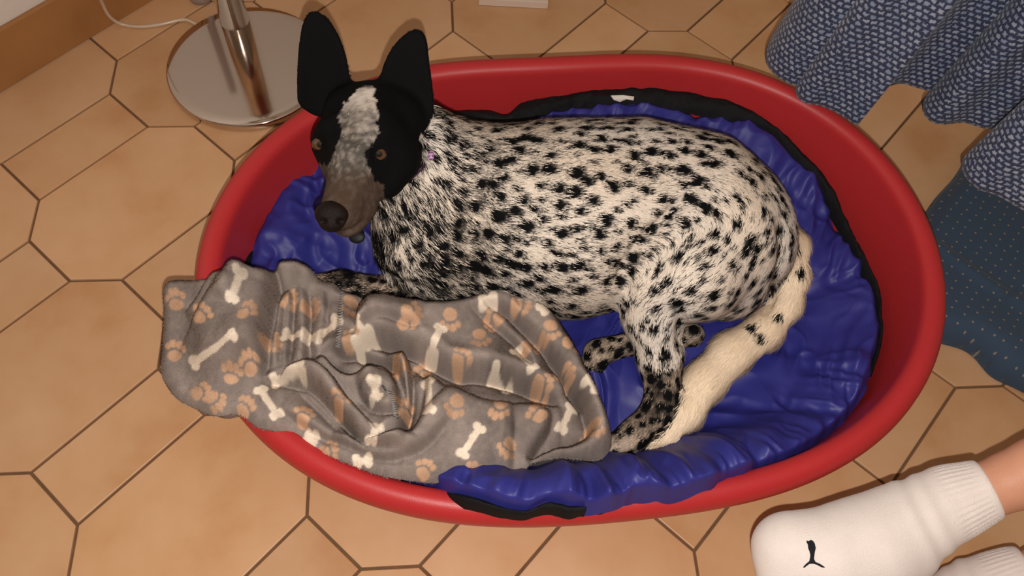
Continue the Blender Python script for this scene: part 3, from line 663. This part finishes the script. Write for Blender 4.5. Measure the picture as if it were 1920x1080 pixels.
# skirt from the outline down to the support
e = np.vstack([TF[:,[0,1]],TF[:,[1,2]],TF[:,[2,3]],TF[:,[3,0]]]); key = np.sort(e,1); ku = key[:,0].astype(np.int64)*len(VB)+key[:,1]; _, inv, cnt = np.unique(ku, return_inverse=True, return_counts=True); be = e[cnt[inv] == 1]
bvs = np.unique(be); mp = np.full(len(VB), -1); nv0 = len(VB); lv = []; ctr = VB[:,:2].mean(0)
for k, (sh, dz) in enumerate(((.004,.35),(.008,1.0))):
    W = VB[bvs].copy(); und = under[use][bvs]; W[:,2] = W[:,2]+(np.minimum(und, W[:,2]-.012)-W[:,2])*dz
    dirv = ctr-W[:,:2]; W[:,:2] += sh*dirv/np.linalg.norm(dirv,axis=1)[:,None]; lv.append(W)
mp[bvs] = np.arange(len(bvs)); nb_ = len(bvs)
VB2 = np.vstack([VB]+lv); CB2 = np.vstack([CB, CB[bvs]*1.0, CB[bvs]])
s1 = np.stack([be[:,1], be[:,0], nv0+mp[be[:,0]], nv0+mp[be[:,1]]],1); s2 = np.stack([nv0+mp[be[:,1]], nv0+mp[be[:,0]], nv0+nb_+mp[be[:,0]], nv0+nb_+mp[be[:,1]]],1)
FB = np.vstack([TF, s1, s2])
fleece = mat('fleece', (.2,.2,.2), .95, spec=.1, attr='col', bump=.5, bump_scale=700)
bl = empty('fleece_blanket', (ctr[0],ctr[1],.09)); tag(bl, 'crumpled grey fleece blanket printed with cream bones and peach paw prints', 'blanket')
mesh('cloth', VB2, FB, fleece, bl, cols=CB2)
# plush pile
NBn = normals(VB, TF); fr = np.random.default_rng(5); NP = 110000; pk = fr.integers(0, len(VB), NP); pp = VB[pk]+np.c_[fr.uniform(-.0006,.0006,(NP,2)), np.zeros(NP)]; nn = NBn[pk]
tg = np.stack([noise(pp,40,91,2), noise(pp,40,92,2), 0*pp[:,0]],1)+.5*fr.normal(size=(NP,3)); tg -= nn*np.einsum('ij,ij->i',tg,nn)[:,None]; tg /= np.linalg.norm(tg,axis=1)[:,None]; sd = np.cross(nn, tg)
L_ = .0022*(.6+.8*fr.random((NP,1))); b0 = pp-nn*.0004; Vp = np.stack([b0-sd*.0004, b0+sd*.0004, b0+(tg*.8+nn*.6)*L_],1).reshape(-1,3); i3 = np.arange(NP)*3
pile = mesh('pile', Vp, np.stack([i3,i3+2,i3+1],1), fleece, bl, cols=np.repeat(CB[pk]*(.8+.4*fr.random((NP,1))),3,0)); tag(pile, kind='stuff'); pile.data.normals_split_custom_set_from_vertices(np.repeat(nn,3,0).tolist())
# overlocked stitching on two hems
thr = mat('pale_thread', (.42,.42,.42), .8)
tb = BVHTree.FromPolygons([tuple(v) for v in VB], TF.tolist())
def stitch(px):
    pts = resample(catmull(np.array(px,float),6), 46); P = []
    for i,(x,y) in enumerate(pts):
        p, n = hit(x+(4 if i%2 else -4), y, tb)
        if p is not None: P.append(p+n*.0011)
    if len(P) > 4: V, F = tube(P, .0005, 5); mesh('stitching', V, F, thr, bl)
stitch([(640,542),(638,600),(634,650)]); stitch([(714,720),(735,745),(742,785)])

# ------------------------------------------------------------------ floor lamp
chrome = mat('chrome', (.78,.74,.70), .05, metal=1.); brushed = mat('polished_steel', (.66,.60,.55), .09, metal=1.)
LC = np.array([-.512,.370]); LR = .140
lm = empty('floor_lamp', (LC[0],LC[1],0)); tag(lm, 'chrome floor lamp with a round disc foot standing behind the basket', 'lamp')
V, F = lathe([(0,.0),(LR-.004,.0),(LR-.001,.002),(LR,.004),(LR,.013),(LR-.001,.0155),(LR-.003,.017),(LR-.02,.0175),(0,.0178)], 128, LC); mesh('disc_foot', V, F, brushed, lm)
pc = un(440,38,.018)[:2]; V, F = lathe([(.001,.0175),(.0255,.0175),(.0255,1.62),(.001,1.62)], 64, pc); mesh('pole', V, F, chrome, lm)
V, F = lathe([(.19,1.42),(.12,1.72),(.118,1.72),(.188,1.42)], 48, pc); mesh('lamp_shade', V, F, mat('shade_fabric',(.75,.65,.5),.9), lm)
# its cord: from the wall, over the skirting, along the floor to the foot
cpx = [(178,-30,.16),(190,2,.085),(205,30,.035),(228,45,.006),(262,50,.004),(300,46,.004),(335,38,.004),(352,38,.004),(372,48,.004)]
V, F = tube(catmull(np.array([un(*p) for p in cpx]),8), .0032, 8); mesh('power_cord', V, F, mat('clear_cord',(.62,.48,.36),.25,spec=.5), lm)
# small grey foot of a stand beside the wall
gc = un(378,-4,.0)[:2]; V, F = lathe([(0,0),(.018,0),(.022,.003),(.023,.010),(.021,.018),(.012,.024),(.008,.03),(.008,.30),(0,.30)], 40, gc)
o = mesh('stand_foot', V, F, mat('smoky_plastic',(.30,.22,.19),.25)); tag(o, 'small grey rounded foot on the tiles behind the chrome lamp pole', 'stand')
# pale board lying flat at the back
a, b = un(898,4,.008), un(1027,11,.008); dv = (b-a)/np.linalg.norm(b-a); nv = np.array([-dv[1],dv[0],0])
poly = [a[:2], b[:2], (b+nv*.16)[:2], (a+nv*.16)[:2]]
me = slab('white_board', poly, .001, .016, mat('cream_paint',(.72,.60,.50),.5), bevel=.001); o = bpy.data.objects.new('white_board', me); C.link(o); tag(o, 'pale cream board lying flat on the tiles behind the basket', 'board')

# ------------------------------------------------------------------ tablecloth hanging at the right
hem_px = [(1480,20,.23),(1452,62,.215),(1438,92,.210),(1438,118,.210),(1452,138,.212),(1476,154,.214),(1496,160,.216),(1502,156,.216),(1492,166,.216),(1497,182,.216),(1512,193,.217),(1540,198,.218),(1572,212,.22),(1604,232,.222),(1614,222,.222),(1636,192,.223),(1660,164,.224),(1690,156,.225),(1720,164,.226),(1748,172,.228),(1752,176,.229),(1734,184,.23),(1731,206,.23),(1744,226,.232),(1768,232,.235),(1806,229,.238),(1846,240,.24),(1872,240,.242),(1864,262,.245),(1812,292,.248),(1804,308,.25),(1812,332,.25),(1836,354,.252),(1870,366,.255),(1920,394,.26),(1970,420,.262),(2040,430,.265),(2110,470,.27)]
HP = resample(catmull(np.array([un(*p) for p in hem_px]),8), 520); nH = len(HP); NVt = 60
ker = np.hanning(121); ker /= ker.sum(); pad = np.vstack([np.repeat(HP[:1],60,0), HP, np.repeat(HP[-1:],60,0)]); SM = np.stack([np.convolve(pad[:,k], ker, 'valid') for k in range(3)],1)
arc = np.r_[0, np.cumsum(np.linalg.norm(np.diff(HP,axis=0),axis=1))]
V = []; U = []
for i in range(nH):
    for j in range(NVt):
        t = j/(NVt-1); wv = 1-.45*sstep(t, 0, 1.0); xy = SM[i,:2]+(HP[i,:2]-SM[i,:2])*wv + np.array([.075,.030])*t; z = HP[i,2]*(1-t)+.72*t + (.004*math.sin(t*40)*0)
        V.append((xy[0],xy[1],z)); U.append((arc[i], t*.5))
V = np.array(V)
def weave():
    m = bpy.data.materials.new('blue_weave'); m.use_nodes = True; nt = m.node_tree; N = nt.nodes; Lk = nt.links; b = N['Principled BSDF']; uvn = N.new('ShaderNodeUVMap'); uvn.uv_map = 'uv'
    br = N.new('ShaderNodeTexBrick'); br.offset = .5; br.inputs['Scale'].default_value = 1; br.inputs['Brick Width'].default_value = .0108; br.inputs['Row Height'].default_value = .0082; br.inputs['Mortar Size'].default_value = .0026; br.inputs['Mortar Smooth'].default_value = .6; br.inputs['Bias'].default_value = -.2
    br.inputs['Color1'].default_value = (.20,.25,.37,1); br.inputs['Color2'].default_value = (.34,.37,.46,1); br.inputs['Mortar'].default_value = (.020,.028,.075,1)
    nz = N.new('ShaderNodeTexNoise'); nz.inputs['Scale'].default_value = 240; Lk.new(uvn.outputs[0], nz.inputs['Vector'])
    mx = N.new('ShaderNodeVectorMath'); mx.operation = 'MULTIPLY_ADD'; mx.inputs[1].default_value = (.007,.007,0); Lk.new(nz.outputs['Color'], mx.inputs[0]); Lk.new(uvn.outputs[0], mx.inputs[2]); Lk.new(mx.outputs[0], br.inputs['Vector'])
    Lk.new(br.outputs['Color'], b.inputs['Base Color']); inv = N.new('ShaderNodeMath'); inv.operation = 'SUBTRACT'; inv.inputs[0].default_value = 1; Lk.new(br.outputs['Fac'], inv.inputs[1])
    bp = N.new('ShaderNodeBump'); bp.inputs['Strength'].default_value = .9; bp.inputs['Distance'].default_value = .002; Lk.new(inv.outputs[0], bp.inputs['Height']); Lk.new(bp.outputs[0], b.inputs['Normal']); b.inputs['Roughness'].default_value = .75; b.inputs['Sheen Weight'].default_value = .2
    return m
tcl = mesh('tablecloth', V, grid_faces(nH,NVt), weave(), uv=U); tag(tcl, 'blue and grey woven tablecloth hanging in folds over the basket rim', 'tablecloth'); so = tcl.modifiers.new('t','SOLIDIFY'); so.thickness = .003; so.offset = 0

# ------------------------------------------------------------------ dark blue dotted floor cushion beneath it
def dots():
    m = bpy.data.materials.new('dotted_blue'); m.use_nodes = True; nt = m.node_tree; N = nt.nodes; Lk = nt.links; b = N['Principled BSDF']; tc = N.new('ShaderNodeTexCoord')
    mp_ = N.new('ShaderNodeMapping'); mp_.inputs['Rotation'].default_value = (0,0,.6); mp_.inputs['Scale'].default_value = (58,58,0); Lk.new(tc.outputs['Object'], mp_.inputs[0])
    vo = N.new('ShaderNodeTexVoronoi'); vo.inputs['Scale'].default_value = 1; vo.inputs['Randomness'].default_value = .25; vo.voronoi_dimensions = '2D'; Lk.new(mp_.outputs[0], vo.inputs['Vector'])
    lt = N.new('ShaderNodeMapRange'); lt.inputs['From Min'].default_value = .07; lt.inputs['From Max'].default_value = .12; lt.inputs['To Min'].default_value = 1; lt.inputs['To Max'].default_value = 0; Lk.new(vo.outputs['Distance'], lt.inputs[0])
    mx = N.new('ShaderNodeMix'); mx.data_type = 'RGBA'; mx.inputs[6].default_value = (.032,.062,.110,1); mx.inputs[7].default_value = (.22,.19,.14,1); Lk.new(lt.outputs[0], mx.inputs[0]); Lk.new(mx.outputs[2], b.inputs['Base Color']); b.inputs['Roughness'].default_value = .9; b.inputs['Sheen Weight'].default_value = .1
    return m
dpx = [(1722,408),(1738,398),(1770,352),(1806,312),(1860,240),(1990,180),(2120,330),(2080,760),(1990,742),(1925,712),(1880,690),(1848,655),(1822,638),(1780,626),(1745,612),(1715,600),(1712,500)]
DP = catmull(np.array([un(x,y,.035)[:2] for x,y in dpx]),6,True); lo, hi = DP.min(0)-.004, DP.max(0)+.004; hs2 = .004
gx = np.arange(lo[0],hi[0],hs2); gy = np.arange(lo[1],hi[1],hs2); G2 = np.stack(np.meshgrid(gx,gy,indexing='ij'),-1).reshape(-1,2); ed2,_,_,nr2 = poly_dist(G2,DP,True); in2 = inside(G2,DP)
H2 = np.full(len(G2), .045)
for q_, wd, am in (([(1752,455),(1800,492),(1860,535),(1925,570),(1990,610)],.010,.007),([(1748,418),(1790,350),(1815,320)],.008,-.006),([(1890,555),(1920,535)],.006,-.004),([(1840,600),(1900,640),(1960,660)],.03,.006)):
    d,_,_,_ = poly_dist(G2, catmull(np.array([un(x,y,.045)[:2] for x,y in q_]),5)); H2 += am*np.exp(-(d/wd)**2)
H2 += .003*noise(G2,14,95,2); r2 = .030; d2 = np.clip(ed2,0,r2); H2 = H2-.04*(1-np.sqrt(np.clip(1-((r2-d2)/r2)**2,0,1)))
use2 = in2|(ed2 < hs2*1.5); P4 = G2.copy(); sn = use2&~in2; P4[sn] = nr2[sn]; H2[sn] = .002
idx = np.full(len(G2),-1); idx[use2] = np.arange(use2.sum()); gf = grid_faces(len(gx),len(gy)); gf = gf[use2[gf].all(1)]
o = mesh('floor_cushion', np.c_[P4,H2][use2], idx[gf], dots()); tag(o, 'dark blue floor cushion with tiny pale dots lying beside the basket', 'floor cushion')

# ------------------------------------------------------------------ a person's feet in white socks
ps = empty('person', (un(1850,930,0)[0], un(1850,930,0)[1], 0)); tag(ps, "person's two legs in white ankle socks stretched out beside the basket", 'person')
skin = mat('skin', (.56,.27,.17), .5, spec=.35, noise_amt=.10, noise_scale=40, bump=.12, bump_scale=350)
sock_m = mat('white_cotton', (.78,.70,.66), .95, spec=.1, sheen=.3, noise_amt=.05, noise_scale=60, bump=.55, bump_scale=1100)
def limb(field, pts, k=.02):
    for (a, b) in zip(pts[:-1], pts[1:]): field.cone(un(*a[:3]), un(*b[:3]), rad(*a), rad(*b), k)
def field_for(pts, h):
    P = np.array([un(*p[:3]) for p in pts]); return Field(P.min(0)-.09, P.max(0)+.09, h)
s1 = [(1478,1030,.235,60),(1545,1042,.235,82),(1630,1022,.24,86),(1700,985,.25,74),(1775,945,.265,62),(1857,915,.287,58)]
l1 = [(1760,952,.264,48),(1845,921,.285,51),(1895,902,.296,54),(1945,880,.31,58),(2060,830,.35,72),(2250,750,.40,84)]
s2 = [(1740,1170,.10,70),(1830,1118,.11,62),(1890,1094,.13,55),(1938,1074,.146,53)]
l2_ = [(1895,1098,.13,42),(1945,1074,.148,44),(2010,1040,.18,54),(2120,960,.24,70),(2290,880,.30,84)]
B_ = Field(np.array([un(*p[:3]) for p in l1+l2_]).min(0)-.1, np.array([un(*p[:3]) for p in l1+l2_]).max(0)+.1, .004)
limb(B_, l1, .004); limb(B_, l2_, .004); V, Q = B_.surface(); V = relax(V,Q,3); mesh('legs', V, Q, skin, ps)
def sock(pts, toes):
    f_ = field_for(pts, .0020); limb(f_, pts)
    for t in toes: f_.cone(un(*t[0][:3]), un(*t[1][:3]), rad(*t[0]), rad(*t[1]), .02)
    # open the cuff: cut off beyond the last ring
    e = un(*pts[-1][:3]); d = e-un(*pts[-2][:3]); d /= np.linalg.norm(d)
    sl, G = f_.sub(f_.lo, f_.lo+f_.h*f_.n); pl = ((G-e)@d); pl = pl[:f_.F.shape[0],:f_.F.shape[1],:f_.F.shape[2]]; hh = np.clip(.5+.5*(f_.F-pl)/.006, 0, 1); f_.F = (pl*(1-hh)+f_.F*hh+.006*hh*(1-hh)).astype(np.float32)
    V, Q = f_.surface(); V = relax(V,Q,3); Nn = normals(V,Q)
    al = (V-e)@d; ax0 = np.cross(d,[0,0,1]); ax0 /= np.linalg.norm(ax0); ax1 = np.cross(d,ax0); ang = np.arctan2((V-e)@ax0,(V-e)@ax1); rib = np.sin(ang*40)*.0006*sstep(al,-.055,-.035)*(1-sstep(al,-.013,-.006)); V = V+Nn*rib[:,None]
    V = V+Nn*(.0012*np.sin(al*260)*np.exp(-((al+.075)/.018)**2))[:,None]
    return V, Q
V, Q = sock(s1, [((1560,1062,.225,70),(1680,1040,.225,62)),((1478,1030,.235,60),(1470,1085,.225,48))]); sk1 = mesh('sock', V, Q, sock_m, ps)
st = BVHTree.FromPolygons([tuple(v) for v in V], Q.tolist())
logo = [(470,830),(484,834),(496,826),(514,832),(526,850),(533,880),(526,912),(521,952),(532,972),(562,984),(592,1004),(594,1013),(570,1009),(540,993),(515,985),(492,985),(472,1000),(452,1014),(446,1005),(464,985),(488,965),(494,930),(489,905),(480,884),(477,858),(468,842)]
lp = np.array([(1380+x/3.556, 780+y/3.556) for x,y in logo]); gy_, gx_ = np.mgrid[lp[:,1].min()-1:lp[:,1].max()+1:.5, lp[:,0].min()-1:lp[:,0].max()+1:.5]; cells = np.stack([gx_,gy_],-1).reshape(-1,2); il = inside(cells, lp)
hp = [hit(x,y,st) if k else (None,None) for (x,y),k in zip(cells,il)]; idl = np.full(len(cells),-1); Vl = []
for i,(p,n) in enumerate(hp):
    if p is not None: idl[i] = len(Vl); Vl.append(p+n*.0008)
gfl = grid_faces(*gx_.shape); gfl = gfl[(idl[gfl] >= 0).all(1)]
mesh('emblem', Vl, idl[gfl][:, ::-1], mat('black_thread',(.008,.008,.012),.8,spec=.2), sk1)['label'] = 'black leaping cat emblem on the sock'
V, Q = sock(s2, []); mesh('sock', V, Q, sock_m, ps)
# collar almost buried in the coat, with its bead and tag
na, nb2 = un(728,240,.330), un(835,340,.245); ax_ = (nb2-na)/np.linalg.norm(nb2-na)
p, n = hit(804,291,bvh)
cc_ = na+ax_*((p-na)@ax_); e1 = np.cross(ax_,[0,0,1]); e1 /= np.linalg.norm(e1); e2 = np.cross(ax_,e1); ring = []
for k in range(96):
    a = 2*math.pi*k/96; d = e1*math.cos(a)+e2*math.sin(a); r_ = bvh.ray_cast(Vector(cc_), Vector(d)); ring.append((r_[3] if r_[0] is not None else .08))
ring = np.array(ring); ring = np.minimum(ring, np.median(ring)*1.35); ring = np.convolve(np.r_[ring[-4:],ring,ring[:4]], np.ones(9)/9, 'valid')
V = []
for k in range(96):
    a = 2*math.pi*k/96; d = e1*math.cos(a)+e2*math.sin(a)
    for dr, dx in ((-.004,-.0045),(-.0012,-.0045),(-.0012,.0045),(-.004,.0045)): V.append(cc_+d*(ring[k]+dr)+ax_*dx)
F = [(k*4+i_, ((k+1)%96)*4+i_, ((k+1)%96)*4+(i_+1)%4, k*4+(i_+1)%4) for k in range(96) for i_ in range(4)]
mesh('collar', V, F, mat('collar_webbing',(.10,.04,.10),.7), dog)
RPT = np.array([cc_+(e1*math.cos(2*math.pi*k/96)+e2*math.sin(2*math.pi*k/96))*(ring[k]+.006) for k in range(96)])
kt = int(np.argmin(np.linalg.norm(pr(RPT)-np.array([672,441]),axis=1))); dt = un(669,444,0)-CAM; dt /= np.linalg.norm(dt); tp = CAM+dt*((RPT[kt]-CAM)@dt)
ball('collar_tag', tp, (ROT[:,0],ROT[:,1],ROT[:,2]), (.0105,.0085,.003), lambda V: np.full((len(V),3),.006), mat('dark_tag',(.02,.016,.014),.5,spec=.2,attr='col'), dog, 24)
ball('collar_bead', p+n*.006, (ROT[:,0],ROT[:,1],ROT[:,2]), (.0042,.0058,.004), lambda V: np.where((np.sin(V[:,1]*9)>0)[:,None], np.array([.55,.35,.55]), np.array([.22,.07,.22])), mat('purple_bead',(.4,.2,.4),.25,attr='col'), dog, 20)
